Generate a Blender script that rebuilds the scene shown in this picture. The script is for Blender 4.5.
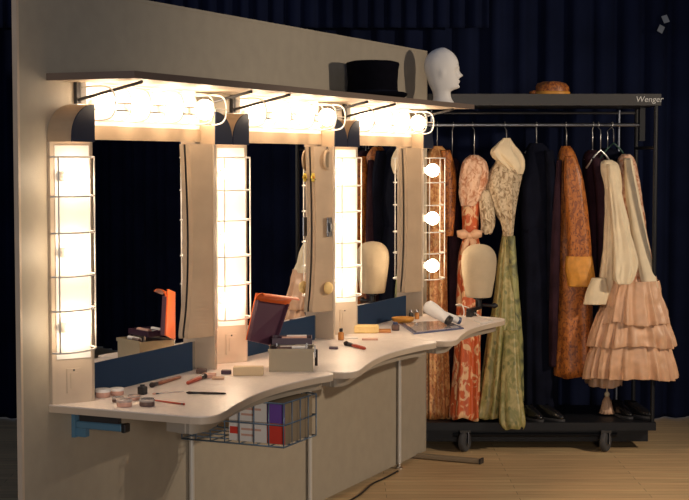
import bpy, math, random
import numpy as np
from mathutils import Vector, Matrix, noise
random.seed(4)
for o in list(bpy.data.objects): bpy.data.objects.remove(o)
scn = bpy.context.scene
COL = scn.collection

# ------------------------------------------------------------------ camera
# world: X runs along the dressing-station wall away from the camera, the wall face is Y = 0, the room is Y < 0
F, W, H, HZ, VPX = 1500., 689, 500, 160., 1030.
TILT = math.atan((H/2-HZ)/F)
YAW = math.atan((VPX-W/2)/F*math.cos(TILT))
CAM = np.array([-4.046, -3.048, 1.65])
FWD = np.array([math.cos(YAW)*math.cos(TILT), math.sin(YAW)*math.cos(TILT), -math.sin(TILT)])
RGT = np.array([math.sin(YAW), -math.cos(YAW), 0.])
UPV = np.cross(RGT, FWD)
FH = np.array([math.cos(YAW), math.sin(YAW), 0.])
cd = bpy.data.cameras.new('camera'); cam = bpy.data.objects.new('camera', cd); COL.objects.link(cam)
cd.sensor_fit = 'HORIZONTAL'; cd.sensor_width = 36; cd.lens = F*36/W; cd.clip_end = 100
cam.matrix_world = Matrix(((RGT[0], UPV[0], -FWD[0], CAM[0]), (RGT[1], UPV[1], -FWD[1], CAM[1]),
                           (RGT[2], UPV[2], -FWD[2], CAM[2]), (0, 0, 0, 1)))
scn.camera = cam

# ------------------------------------------------------------------ light
wd = bpy.data.worlds.new('world'); scn.world = wd; wd.use_nodes = True
bg = wd.node_tree.nodes['Background']; bg.inputs[0].default_value = (.55, .68, 1.0, 1); bg.inputs[1].default_value = .12
kd = bpy.data.lights.new('stage_spotlight', 'SPOT'); key = bpy.data.objects.new('stage_spotlight', kd); COL.objects.link(key)
kd.energy = 320; kd.color = (1, .82, .62); kd.spot_size = math.radians(78); kd.spot_blend = .7; kd.shadow_soft_size = .05
key.location = (2.9, -4.3, 2.35)
key.rotation_euler = (Vector((3.3, -.2, 1.25))-Vector(key.location)).to_track_quat('-Z', 'Y').to_euler()
hd_ = bpy.data.lights.new('fill_light', 'SPOT'); fill_lamp = bpy.data.objects.new('fill_light', hd_); COL.objects.link(fill_lamp)  # soft fill lamp added behind the camera to lift the shaded fronts
hd_.energy = 500; hd_.color = (1, .88, .76); hd_.spot_size = math.radians(60); hd_.spot_blend = .8; hd_.shadow_soft_size = .5
fill_lamp.location = (-5.0, -4.6, 1.75)
fill_lamp.rotation_euler = (Vector((2.6, -.4, 1.0))-Vector(fill_lamp.location)).to_track_quat('-Z', 'Y').to_euler()
scn.view_settings.view_transform = 'Standard'; scn.view_settings.look = 'None'
scn.view_settings.gamma = 1; scn.view_settings.use_curve_mapping = False; scn.view_settings.exposure = 0.0
BULB = 22.0

# ------------------------------------------------------------------ pixel helpers (direction from a pixel, distance from what it touches)
def ray(px, py): return FWD+RGT*(px-W/2)/F-UPV*(py-H/2)/F
def on(px, py, ax, val):
    d = ray(px, py); return CAM+d*(val-CAM[ax])/d[ax]
def at(px, py, dep):
    d = ray(px, py); return CAM+d*dep/(d@FH)
CZ = .81        # counter top height
def ctr(px, py): return on(px, py, 2, CZ)

# ------------------------------------------------------------------ materials
M = {}
def mat(name, col, rough=.5, metal=0, var=.0, scale=8, bump=0, bscale=60, spec=.5, emit=None, trans=0, alpha=1, coat=0):
    m = bpy.data.materials.new(name); m.use_nodes = True; M[name] = m
    nt = m.node_tree; b = nt.nodes['Principled BSDF']
    b.inputs['Base Color'].default_value = (*col, 1); b.inputs['Roughness'].default_value = rough
    b.inputs['Metallic'].default_value = metal; b.inputs['Specular IOR Level'].default_value = spec
    b.inputs['Transmission Weight'].default_value = trans; b.inputs['Alpha'].default_value = alpha
    b.inputs['Coat Weight'].default_value = coat
    tc = nt.nodes.new('ShaderNodeTexCoord')
    if var:
        n = nt.nodes.new('ShaderNodeTexNoise'); n.inputs['Scale'].default_value = scale; n.inputs['Detail'].default_value = 5
        nt.links.new(tc.outputs['Object'], n.inputs['Vector'])
        r = nt.nodes.new('ShaderNodeValToRGB')
        r.color_ramp.elements[0].position = .3; r.color_ramp.elements[1].position = .7
        r.color_ramp.elements[0].color = (*[c*(1-var) for c in col], 1); r.color_ramp.elements[1].color = (*[min(1, c*(1+var)) for c in col], 1)
        nt.links.new(n.outputs['Fac'], r.inputs['Fac']); nt.links.new(r.outputs['Color'], b.inputs['Base Color'])
    if bump:
        n2 = nt.nodes.new('ShaderNodeTexNoise'); n2.inputs['Scale'].default_value = bscale; n2.inputs['Detail'].default_value = 4
        nt.links.new(tc.outputs['Object'], n2.inputs['Vector'])
        bp = nt.nodes.new('ShaderNodeBump'); bp.inputs['Strength'].default_value = bump; bp.inputs['Distance'].default_value = .01
        nt.links.new(n2.outputs['Fac'], bp.inputs['Height']); nt.links.new(bp.outputs['Normal'], b.inputs['Normal'])
    if emit:
        b.inputs['Emission Color'].default_value = (*emit[0], 1); b.inputs['Emission Strength'].default_value = emit[1]
    return m
def brocade(name, c1, c2, scale=30, pos=.5, soft=.06, rough=.45, c3=None, sheen=.04, stretch=(1, 1, .7)):
    """woven pattern: curling motifs of c2 on ground c1, flecks of c3"""
    m = bpy.data.materials.new(name); m.use_nodes = True; M[name] = m
    nt = m.node_tree; b = nt.nodes['Principled BSDF']; b.inputs['Roughness'].default_value = rough
    b.inputs['Sheen Weight'].default_value = sheen
    L = nt.links.new; N = nt.nodes.new
    tc = N('ShaderNodeTexCoord'); mp = N('ShaderNodeMapping'); mp.inputs['Scale'].default_value = stretch
    L(tc.outputs['Object'], mp.inputs['Vector'])
    n = N('ShaderNodeTexNoise'); n.inputs['Scale'].default_value = scale; n.inputs['Detail'].default_value = 3; n.inputs['Distortion'].default_value = 1.4
    L(mp.outputs[0], n.inputs['Vector'])
    r = N('ShaderNodeValToRGB'); r.color_ramp.elements[0].position = pos-soft; r.color_ramp.elements[1].position = pos+soft
    L(n.outputs['Fac'], r.inputs['Fac'])
    mx = N('ShaderNodeMix'); mx.data_type = 'RGBA'; mx.inputs['A'].default_value = (*c1, 1); mx.inputs['B'].default_value = (*c2, 1)
    L(r.outputs['Color'], mx.inputs['Factor']); out = mx.outputs['Result']
    if c3:
        v = N('ShaderNodeTexVoronoi'); v.inputs['Scale'].default_value = scale*1.3; L(mp.outputs[0], v.inputs['Vector'])
        r2 = N('ShaderNodeValToRGB'); r2.color_ramp.elements[0].position = .16; r2.color_ramp.elements[1].position = .26
        r2.color_ramp.elements[0].color = (1, 1, 1, 1); r2.color_ramp.elements[1].color = (0, 0, 0, 1)
        L(v.outputs['Distance'], r2.inputs['Fac'])
        m2 = N('ShaderNodeMix'); m2.data_type = 'RGBA'; L(r2.outputs['Color'], m2.inputs['Factor']); L(out, m2.inputs['A'])
        m2.inputs['B'].default_value = (*c3, 1); out = m2.outputs['Result']
    L(out, b.inputs['Base Color'])
    bp = N('ShaderNodeBump'); bp.inputs['Strength'].default_value = .35; bp.inputs['Distance'].default_value = .004
    L(n.outputs['Fac'], bp.inputs['Height']); L(bp.outputs['Normal'], b.inputs['Normal'])
    return m
mat('wall_laminate', (.375, .328, .258), .55, var=.05, scale=14, bump=.04, bscale=180)
mat('station_laminate', (.56, .45, .34), .5, var=.05, scale=12)
mat('tan_laminate', (.46, .335, .22), .5, var=.06, scale=12)
mat('counter_laminate', (.78, .69, .63), .38, var=.05, scale=60)
mat('counter_edge', (.34, .29, .23), .5)
mat('shelf_edge_shaded', (.17, .125, .10), .55)  # brown edge, its colour darkened to show it unlit
mat('white_paint', (.88, .86, .82), .5)
mat('cap_blue', (.016, .024, .052), .5, spec=.25)
mat('splash_blue', (.010, .034, .082), .6, spec=.2)
mat('mirror_glass', (.9, .91, .92), .0, metal=1)
mat('wire_white', (.80, .76, .70), .35)
mat('wire_blue', (.14, .21, .30), .35, metal=.4)
mat('dark_metal', (.05, .05, .055), .4, metal=.6)
mat('chrome', (.75, .75, .75), .2, metal=1)
mat('pole_metal', (.62, .60, .56), .35, metal=.3)
mat('dark_line', (.03, .025, .02), .6)
mat('bulb_glass', (1, .9, .75), .3, emit=((1, .77, .53), BULB))
mat('socket', (.75, .70, .62), .5)
mat('velvet_navy', (.0065, .0100, .031), .95, var=.25, scale=3, spec=.1)
mat('black_felt', (.003, .003, .006), .9, var=.2, scale=30, spec=.05)
mat('foam_white', (.80, .77, .74), .7, bump=.08, bscale=160)
mat('canvas', (.50, .40, .27), .85, var=.06, scale=20, bump=.2, bscale=220)
mat('black_plastic', (.012, .012, .014), .35)
mat('rack_grey', (.030, .028, .027), .45, metal=.2)
mat('rack_black', (.010, .011, .014), .45, spec=.25)
mat('rack_rail', (.22, .23, .26), .3, metal=.9)
mat('rubber_grey', (.05, .05, .055), .7)
mat('logo_white', (.5, .5, .49), .5)
mat('clamp_blue', (.08, .19, .30), .45)
mat('case_putty', (.36, .30, .20), .45)
mat('orange_plastic', (.72, .13, .02), .3, coat=.3)
mat('lid_shade_purple', (.085, .03, .055), .4)  # shaded tone of the orange lid, put into the colour
mat('plum_tray', (.05, .018, .04), .35)
mat('card_beige', (.66, .50, .30), .6)
mat('card_white', (.78, .74, .70), .55)
mat('card_purple', (.16, .07, .36), .5)
mat('card_red', (.66, .05, .03), .5)
mat('card_brown', (.26, .20, .13), .7)
mat('clear_plastic', (.9, .84, .80), .15, trans=.7)
mat('powder_pink', (.62, .36, .28), .8)
mat('powder_dark', (.12, .07, .06), .7)
mat('brush_red', (.42, .06, .03), .35)
mat('brush_brown', (.30, .10, .05), .4)
mat('bristle_dark', (.03, .018, .016), .9)
mat('sponge_yellow', (.80, .58, .25), .85, bump=.3, bscale=120)
mat('flower_yellow', (.85, .65, .10), .6)
mat('amber', (.55, .22, .05), .25)
mat('white_plastic', (.80, .78, .76), .3)
mat('navy_plastic', (.03, .05, .13), .3)
mat('tray_blue', (.07, .09, .19), .25)
mat('tray_glass', (.45, .38, .36), .08, spec=.7)
mat('cord_white', (.75, .72, .68), .45)
mat('satin_pink', (.66, .39, .235), .42, var=.10, scale=20)
mat('satin_peach', (.58, .36, .23), .42, var=.12, scale=16)
mat('cream_cloth', (.80, .66, .45), .7, var=.08, scale=14)
mat('navy_cloth', (.0045, .0055, .013), .85, var=.3, scale=10, spec=.08)
mat('plum_cloth', (.028, .012, .019), .85, var=.3, scale=10, spec=.1)
mat('gold_cloth', (.62, .27, .035), .5, var=.15, scale=30)
mat('hanger_wire', (.55, .55, .55), .3, metal=.8)
mat('hanger_green', (.015, .06, .045), .4)
mat('shoe_black', (.010, .010, .012), .22)
mat('tag_grey', (.25, .27, .30), .7)
brocade('broc_gold', (.56, .20, .055), (.78, .42, .16), 34, .52, c3=(.36, .10, .03))
brocade('broc_red', (.55, .095, .018), (.76, .46, .24), 19, .545, .035)
brocade('broc_green', (.23, .215, .065), (.42, .34, .14), 18, .52, .10, c3=(.17, .17, .06))
brocade('lace_cream', (.26, .17, .09), (.66, .53, .36), 44, .46, .10, .75)
brocade('lace_peach', (.48, .19, .09), (.78, .52, .36), 34, .48, .10, .7)
brocade('broc_rust', (.22, .060, .012), (.46, .145, .022), 42, .48, .07, c3=(.13, .035, .012))
brocade('green_moss', (.08, .09, .05), (.34, .33, .13), 14, .48, .1)

def floor_mat():
    m = bpy.data.materials.new('wood_floor'); m.use_nodes = True; M['wood_floor'] = m
    nt = m.node_tree; b = nt.nodes['Principled BSDF']; b.inputs['Roughness'].default_value = .5
    L = nt.links.new; N = nt.nodes.new
    tc = N('ShaderNodeTexCoord'); mp = N('ShaderNodeMapping'); mp.vector_type = 'TEXTURE'
    mp.inputs['Rotation'].default_value = (0, 0, YAW-math.pi/2); L(tc.outputs['Object'], mp.inputs['Vector'])
    br = N('ShaderNodeTexBrick'); L(mp.outputs[0], br.inputs['Vector'])
    br.inputs['Scale'].default_value = 1; br.inputs['Brick Width'].default_value = 1.3; br.inputs['Row Height'].default_value = .07
    br.inputs['Mortar Size'].default_value = .0015; br.inputs['Bias'].default_value = 0
    br.inputs['Color1'].default_value = (.70, .49, .26, 1); br.inputs['Color2'].default_value = (.57, .39, .205, 1); br.inputs['Mortar'].default_value = (.22, .14, .075, 1)
    mp2 = N('ShaderNodeMapping'); mp2.inputs['Scale'].default_value = (1.5, 28, 1); L(mp.outputs[0], mp2.inputs['Vector'])
    n = N('ShaderNodeTexNoise'); n.inputs['Scale'].default_value = 2.2; n.inputs['Detail'].default_value = 6; L(mp2.outputs[0], n.inputs['Vector'])
    mx = N('ShaderNodeMix'); mx.data_type = 'RGBA'; mx.blend_type = 'OVERLAY'; mx.inputs['Factor'].default_value = .55
    L(br.outputs['Color'], mx.inputs['A']); L(n.outputs['Fac'], mx.inputs['B']); L(mx.outputs['Result'], b.inputs['Base Color'])
floor_mat()

# ------------------------------------------------------------------ mesh building
class MB:
    def __init__(s): s.v = []; s.f = []
    def add(s, vs, fs):
        k = len(s.v); s.v += [tuple(float(c) for c in p) for p in vs]; s.f += [tuple(i+k for i in f) for f in fs]; return s
    def box(s, x0, x1, y0, y1, z0, z1, bev=0):
        if bev <= 0:
            vs = [(x, y, z) for z in (z0, z1) for y in (y0, y1) for x in (x0, x1)]
            return s.add(vs, [(0, 2, 3, 1), (4, 5, 7, 6), (0, 1, 5, 4), (2, 6, 7, 3), (0, 4, 6, 2), (1, 3, 7, 5)])
        b = bev  # rounded in plan and on the top and bottom edges
        def pl(i): return [(x0+i+b, y0+i), (x1-i-b, y0+i), (x1-i, y0+i+b), (x1-i, y1-i-b), (x1-i-b, y1-i), (x0+i+b, y1-i), (x0+i, y1-i-b), (x0+i, y0+i+b)]
        vs = []
        for i, z in ((b, z0), (0, z0+b), (0, z1-b), (b, z1)): vs += [(*p, z) for p in pl(i)]
        fs = [tuple(range(7, -1, -1)), tuple(range(24, 32))]
        for r in range(3): fs += [(r*8+i, r*8+(i+1) % 8, r*8+8+(i+1) % 8, r*8+8+i) for i in range(8)]
        return s.add(vs, fs)
    def tube(s, pts, r, n=6, closed=False):
        pts = [Vector(p) for p in pts]; m = len(pts); vs = []; prev = None
        for i, p in enumerate(pts):
            if closed: t = pts[(i+1) % m]-pts[i-1]
            else: t = pts[min(i+1, m-1)]-pts[max(i-1, 0)]
            t.normalize()
            if prev is None: a = t.orthogonal().normalized()
            else: a = (prev-t*prev.dot(t)).normalized()
            prev = a; b = t.cross(a)
            rr = r[i] if isinstance(r, (list, tuple)) else r
            vs += [p+(a*math.cos(2*math.pi*k/n)+b*math.sin(2*math.pi*k/n))*rr for k in range(n)]
        fs = []
        for i in range(m if closed else m-1):
            j = (i+1) % m
            fs += [(i*n+k, i*n+(k+1) % n, j*n+(k+1) % n, j*n+k) for k in range(n)]
        if not closed: fs += [tuple(range(n-1, -1, -1)), tuple(range((m-1)*n, m*n))]
        return s.add(vs, fs)
    def prism(s, poly, z0, z1):
        n = len(poly); vs = [(*p, z0) for p in poly]+[(*p, z1) for p in poly]
        return s.add(vs, [tuple(range(n-1, -1, -1)), tuple(range(n, 2*n))]+[(i, (i+1) % n, n+(i+1) % n, n+i) for i in range(n)])
    def prism_y(s, poly, y0, y1):          # polygon in (x, z), extruded along y
        n = len(poly); vs = [(p[0], y0, p[1]) for p in poly]+[(p[0], y1, p[1]) for p in poly]
        return s.add(vs, [tuple(range(n)), tuple(range(2*n-1, n-1, -1))]+[(i, n+i, n+(i+1) % n, (i+1) % n) for i in range(n)])
    def rings(s, rs, cap0=True, cap1=True):
        n = len(rs[0]); vs = [p for r in rs for p in r]; fs = []
        for i in range(len(rs)-1): fs += [(i*n+k, i*n+(k+1) % n, (i+1)*n+(k+1) % n, (i+1)*n+k) for k in range(n)]
        if cap0: fs.append(tuple(range(n-1, -1, -1)))
        if cap1: fs.append(tuple(range((len(rs)-1)*n, len(rs)*n)))
        return s.add(vs, fs)
    def lathe(s, prof, c=(0, 0, 0), n=20, ax=(0, 0, 1)):   # prof: (radius, height along ax)
        a = Vector(ax).normalized(); u = a.orthogonal().normalized(); w = a.cross(u); c = Vector(c)
        return s.rings([[c+a*h+(u*math.cos(2*math.pi*k/n)+w*math.sin(2*math.pi*k/n))*max(r, 1e-4) for k in range(n)] for r, h in prof])
    def build(s, name, m, parent=None, smooth=False, auto=None):
        org = Vector(parent['org']) if parent and 'org' in parent else Vector((0, 0, 0))
        me = bpy.data.meshes.new(name)
        me.from_pydata([(v[0]-org.x, v[1]-org.y, v[2]-org.z) for v in s.v], [], s.f); me.update()
        me.materials.append(M[m])
        if smooth:
            me.polygons.foreach_set('use_smooth', [True]*len(me.polygons))
            if auto:
                try: me.set_sharp_from_angle(angle=math.radians(auto))
                except Exception: pass
        o = bpy.data.objects.new(name, me); COL.objects.link(o)
        if parent:
            o.parent = parent; o['org'] = tuple(org)
        return o
def tag(o, label, cat, group=None):
    o['label'] = label; o['category'] = cat
    if group: o['group'] = group
    return o
def thing(name, label, cat, loc, group=None):
    o = bpy.data.objects.new(name, None); COL.objects.link(o); o.location = loc; o.empty_display_size = .05; o['org'] = tuple(float(c) for c in loc)
    return tag(o, label, cat, group)
def single(mb, name, m, label, cat, group=None, smooth=False, auto=None, loc=None):
    """a thing of one mesh with its origin at loc"""
    loc = loc or tuple(np.mean(np.array(mb.v), axis=0)[:2])+(min(p[2] for p in mb.v),)
    k = MB(); k.v = [(p[0]-loc[0], p[1]-loc[1], p[2]-loc[2]) for p in mb.v]; k.f = mb.f
    o = k.build(name, m, None, smooth, auto); o.location = loc
    return tag(o, label, cat, group)
def copy_tree(o, loc=None, parent=None):
    c = o.copy(); COL.objects.link(c)
    if parent: c.parent = parent
    if loc is not None: c.location = loc
    for ch in list(o.children): copy_tree(ch, None, c)
    return c
def struct(o): o['kind'] = 'structure'; return o
def catmull(pts, n):
    pts = [np.array(p, float) for p in pts]; out = []
    for i in range(len(pts)-1):
        p0, p1, p2, p3 = pts[max(i-1, 0)], pts[i], pts[i+1], pts[min(i+2, len(pts)-1)]
        for k in range(n):
            t = k/n; out.append(.5*((2*p1)+(-p0+p2)*t+(2*p0-5*p1+4*p2-p3)*t*t+(-p0+3*p1-3*p2+p3)*t**3))
    out.append(pts[-1]); return out

# ================================================================== SETTING
fl = MB().box(-6, 9, -6.5, 4, -.05, 0).build('floor', 'wood_floor'); struct(fl)

WX = 3.73
wall = struct(MB().box(.042, WX-.0, .0, .016, .02, 2.24).build('wall_left', 'wall_laminate'))
MB().box(.030, .042, -.002, .017, .02, 2.243).build('edge_trim', 'station_laminate', wall)
MB().box(WX, WX+.006, -.002, .018, .02, 2.243).build('edge_trim', 'wall_laminate', wall)
MB().box(.030, WX+.006, -.002, .018, 2.24, 2.252).build('top_trim', 'wall_laminate', wall)
for x0, x1 in ((1.15, 2.185), (2.235, 3.285), (3.33, 3.72)):
    MB().box(x0, x1, -.003, .0, .03, .777).build('lower_panel', 'wall_laminate', wall)
for x in (1.122, 2.21, 3.308):
    p = MB().tube([(x, -.016, .012), (x, -.016, .772)], .011, 10).build('support_pole', 'pole_metal', wall, True, 40)
    MB().lathe([(.02, 0), (.02, .008), (.012, .014), (.012, .03)], (x, -.016, 0), 12).build('levelling_foot', 'chrome', p, True, 40)
    MB().box(x+.012, x+.026, -.01, -.0005, .03, .777).build('panel_joint', 'dark_line', wall)
# stage drapes: pleated, hung all round
def drape(name, p0, p1, z0, z1, pleat, amp, label, seed):
    rnd = random.Random(seed); p0 = np.array(p0); p1 = np.array(p1); L = np.linalg.norm(p1-p0); d = (p1-p0)/L; nrm = np.array([-d[1], d[0]])
    n = int(L/pleat*8); mb = MB(); vs = []
    ph = [rnd.uniform(0, 6.28) for _ in range(6)]
    zs = [z1, z1-.05, (z0+z1)/2, z0+.03, z0]
    for z in zs:
        for i in range(n+1):
            s = L*i/n; q = p0+d*s
            w = s/pleat*2*math.pi
            off = amp*(math.sin(w+1.1*math.sin(s*1.7+ph[0])+ph[1])+.45*math.sin(w*.37+ph[2])+.3*math.sin(2.1*w+ph[3]+.3*z))
            vs.append((q[0]+nrm[0]*off, q[1]+nrm[1]*off, z))
    fs = [(r*(n+1)+i, r*(n+1)+i+1, (r+1)*(n+1)+i+1, (r+1)*(n+1)+i) for r in range(len(zs)-1) for i in range(n)]
    mb.add(vs, fs)
    o = single(mb, name, 'velvet_navy', label, 'curtain', None, True, loc=(p0[0], p0[1], z0))
    so = o.modifiers.new('cloth', 'SOLIDIFY'); so.thickness = .006
    return o
def lat(s, dep): v = CAM+FH*dep+RGT*s; return (v[0], v[1])
drape('stage_curtain', lat(-4.5, 9.5), lat(6.9, 9.5), .01, 4.2, .17, .035, 'full-height dark navy pleated stage curtain behind the costume rack', 1)
drape('curtain_border', lat(-2.6, 9.22), lat(.88, 9.22), 2.455, 4.2, .10, .022, 'short dark border curtain hung high in front of the long stage curtain', 2)
drape('side_curtain', (7.35, -5.6), (-1.5, -5.6), .01, 4.2, .20, .04, 'dark navy side curtain opposite the mirrors', 3)

# ================================================================== DRESSING STATIONS
GX = [.19, 1.318, 2.447, 3.575]        # the bulb grooves between the mirrors
ST = ['nearest the free left end of the wall', '', '']
# ---- overhead shelf
sh = thing('overhead_shelf', 'long beige overhead shelf above the mirror lights carrying the hat and foam head', 'shelf', (1.85, 0, 1.924))
MB().box(.2, 3.53, -.345, -.001, 1.922, 1.942).build('shelf_board', 'station_laminate', sh)
MB().box(.2, 3.53, -.352, -.345, 1.920, 1.944).build('edge_band', 'shelf_edge_shaded', sh)
MB().box(.193, .2, -.352, -.001, 1.920, 1.944).build('edge_band', 'shelf_edge_shaded', sh)
# ---- brackets
BL = ['beside the half lamp column', 'at the far side of the first mirror', 'at the near side of the middle mirror', 'at the far side of the middle mirror', 'at the near side of the last mirror', 'at the shelf end under the foam head']
for i, x in enumerate((GX[0]+.175, GX[1]-.155, GX[1]+.175, GX[2]-.155, GX[2]+.175, GX[3]-.155)):
    b = thing('shelf_bracket', 'dark strut bracket under the shelf '+BL[i], 'bracket', (x, 0, 1.845), 'shelf brackets')
    MB().box(x-.012, x+.012, -.014, -.001, 1.845, 1.9215).build('wall_plate', 'dark_metal', b)
    MB().tube([(x, -.012, 1.858), (x, -.02, 1.862), (x, -.25, 1.912), (x, -.275, 1.918)], .006, 8).build('strut', 'dark_metal', b, True)
# ---- top light bars
def bulb(mb_b, mb_s, c, ax, r=.036):
    a = Vector(ax).normalized()
    mb_s.lathe([(.018, -.055), (.018, -.035), (.014, -.03)], c, 14, a)
    prof = [(.014, -.036)]
    for k in range(1, 12):
        t = math.pi*(1-k/11)*.86
        prof.append((r*math.sin(t) if k < 11 else .0005, r*math.cos(t)))
    mb_b.lathe(prof, c, 18, a)
    return mb_b, mb_s
LBL = ['white light bar of caged bulbs above the first mirror', 'white light bar of caged bulbs above the middle mirror', 'white light bar of caged bulbs above the last mirror under the hat']
for k in range(3):
    x0, x1 = GX[k]+.142, GX[k+1]-.142
    t = thing('light_bar', LBL[k], 'light', ((x0+x1)/2, 0, 1.77), 'light bars over the mirrors')
    MB().box(GX[k]+.198, x1-.03, -.03, -.0005, 1.845, 1.9215).box(x0, x1, -.03, -.0005, 1.772, 1.845).build('housing', 'white_paint', t)
    for off in (.22, .45, .68, .91):
        bx = GX[k]+off; c = (bx, -.098, 1.847)
        mb, ms = bulb(MB(), MB(), c, (0, -1, 0), .040)
        o = mb.build('bulb', 'bulb_glass', t, True); ms.build('socket', 'socket', o, True, 40)
        cg = MB()
        for dx in (-.05, .05):
            pts = catmull([(bx+dx, -.03, 1.79), (bx+dx, -.11, 1.788), (bx+dx, -.155, 1.802), (bx+dx, -.168, 1.847), (bx+dx, -.155, 1.892), (bx+dx, -.11, 1.906), (bx+dx, -.03, 1.904)], 5)
            cg.tube(pts, .0032, 6)
        for zz, yy in ((1.847, -.168), (1.79, -.10), (1.905, -.10)): cg.tube([(bx-.05, yy, zz), (bx+.05, yy, zz)], .0028, 6)
        cg.build('wire_guard', 'wire_white', t, True)
    MB().tube([(x0, -.034, 1.83), (x1, -.034, 1.83)], .003, 6).build('wiring', 'dark_metal', t, True)
# ---- mirrors with rail, backsplash and curved side wing
ML = ['wall mirror with a plain beige wing, behind the pots and brushes', 'middle wall mirror behind the open make-up case, its wing hung with trinkets', 'wall mirror at the far end reflecting the costumes and the canvas wig block']
for k in range(3):
    x0, x1 = GX[k]+.142, GX[k+1]-.142
    t = thing('mirror', ML[k], 'mirror', ((x0+x1)/2, 0, .82), 'station mirrors')
    MB().box(x0, x1, -.02, -.001, .925, 1.722).build('glass', 'mirror_glass', t)
    MB().box(x0, x1, -.034, -.0005, 1.722, 1.771).build('top_rail', 'tan_laminate', t)
    MB().box(x0, x1-.055, -.024, -.0005, CZ+.001, .925).build('backsplash', 'splash_blue', t)
    # the wing: hinged at the column, left edge hollowed in a slow curve and nearly touching the glass
    hx, wz0, wz1 = x1+.004, .945, 1.712
    e = catmull([(.106, 0), (.098, .12), (.088, .32), (.084, .52), (.090, .70), (.104, .86), (.122, .965), (.122, 1.0)], 6)
    def wing(off, top, y0, y1):      # ruled board: hinge edge stands out, hollowed edge all but touches the glass
        vs = []; fs = []; m_ = len(e)
        for p in e:
            z = wz1-top-(wz1-wz0-2*top)*p[1]
            vs += [(hx, -.066+y0, z), (hx-p[0]-off, -.0215+y0, z), (hx-p[0]-off, -.0215+y1, z), (hx, -.066+y1, z)]
        for i in range(m_-1):
            k_ = i*4; fs += [(k_+j, k_+(j+1) % 4, k_+4+(j+1) % 4, k_+4+j) for j in range(4)]
        fs += [(3, 2, 1, 0), tuple((m_-1)*4+j for j in range(4))]
        return MB().add(vs, fs)
    wroot = None
    for nm, m_, off, y0, y1, tp in (('side_wing', 'tan_laminate', 0, -.003, -.021, 0), ('wing_joint', 'dark_line', -.002, -.0003, -.003, .002)):
        o = wing(off, tp, y0, y1).build(nm, m_, wroot or t)
        if wroot is None: wroot = o
# ---- lamp columns: half posts either side of a groove, rounded caps, caged bulbs
def quarter(xc, s, z0, z1, w, n=10):     # (x,z) outline, inner top corner rounded; s=+1 stands right of the groove
    pts = [(xc+s*.004, z0), (xc+s*w, z0), (xc+s*w, z1)]
    for k in range(n+1):
        a = math.pi/2*k/n
        pts.append((xc+s*(w*.98+.004-(w*.98)*math.sin(a)), z1-(z1-z0)*.86*(1-math.cos(a))))
    return pts
CL = ['half lamp column at the free wall end with a blue cap and caged bulbs', 'full lamp column between first and middle mirrors with caged bulbs', 'full lamp column between middle and last mirrors with caged bulbs', 'half lamp column at the far wall end, three bare caged bulbs against costumes']
RZ = (1.66, 1.528, 1.406, 1.26, 1.145, 1.005)
for k, gx in enumerate(GX):
    t = thing('lamp_column', CL[k], 'light', (gx, 0, CZ), 'lamp columns beside the mirrors')
    z0, z1 = CZ+.0005, 1.712
    sides = ([] if k == 0 else [-1])+([] if k == 3 else [1])
    for s in sides:
        poly = [(gx+s*.002, -.0005), (gx+s*.002, -.012), (gx+s*.012, -.018), (gx+s*.122, -.093), (gx+s*.138, -.093), (gx+s*.138, -.0005)]
        if s > 0: poly = poly[::-1]
        MB().prism(poly, z0, z1).build('half_post', 'station_laminate', t)
        rp = [(gx+s*.016, -.0208), (gx+s*.0145, -.0228), (gx+s*.1165, -.0923), (gx+s*.118, -.0903)]
        if s > 0: rp = rp[::-1]
        MB().prism(rp, .965, 1.70).build('added_bright_panel', 'white_paint', t)  # white panel added so the column face looks brighter around the bulbs
        q = quarter(gx, s, 1.712, 1.842, .14)
        cb = MB().prism_y(q, -.0005, -.098).build('cap', 'tan_laminate', t)
        MB().prism_y(q, -.098, -.103).build('cap_face', 'cap_blue', cb)
    for zc in (1.594, 1.333, 1.075):
        mb, ms = bulb(MB(), MB(), (gx+(.028 if k == 0 else 0), -.098, zc), (0, -1, 0))
        o = mb.build('bulb', 'bulb_glass', t, True); ms.build('socket', 'socket', o, True, 40)
    if k == 3:  # narrow batten that carries the sockets where the second half is missing
        MB().box(gx-.012, gx+.012, -.03, -.012, .98, 1.69).build('socket_batten', 'station_laminate', t)
    cg = MB()
    def arc(th, z): return (gx+.112*math.cos(th), -.095-.062*math.sin(th), z)
    for z in RZ: cg.tube([arc(math.pi*i/16, z) for i in range(17)], .0032, 6)
    for th in (.05, .75, math.pi-.42): cg.tube([arc(th, RZ[0]), arc(th, RZ[-1])], .0028, 6)
    cg.build('wire_guard', 'wire_white', t, True)
    if k < 3:   # switch plate low on the sloping face
        d = Vector((.110, -.075, 0)).normalized(); n_ = Vector((-.075, -.110, 0)).normalized()
        c = Vector((gx+.066, -.0548, .888))
        def slab(w, h, t0, t1, cz=0):
            vs = [c+d*a*w/2+n_*b+Vector((0, 0, cz+e*h/2)) for b in (t0, t1) for e in (-1, 1) for a in (-1, 1)]
            return MB().add(vs, [(0, 1, 3, 2), (4, 6, 7, 5), (0, 4, 5, 1), (2, 3, 7, 6), (0, 2, 6, 4), (1, 5, 7, 3)])
        pl = slab(.05, .085, .0, .004).build('switch_plate', 'station_laminate', t)
        slab(.024, .055, .004, .0065).build('rocker', 'station_laminate', pl)
        slab(.006, .006, .004, .006, .037).build('screw', 'dark_metal', pl)

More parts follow.
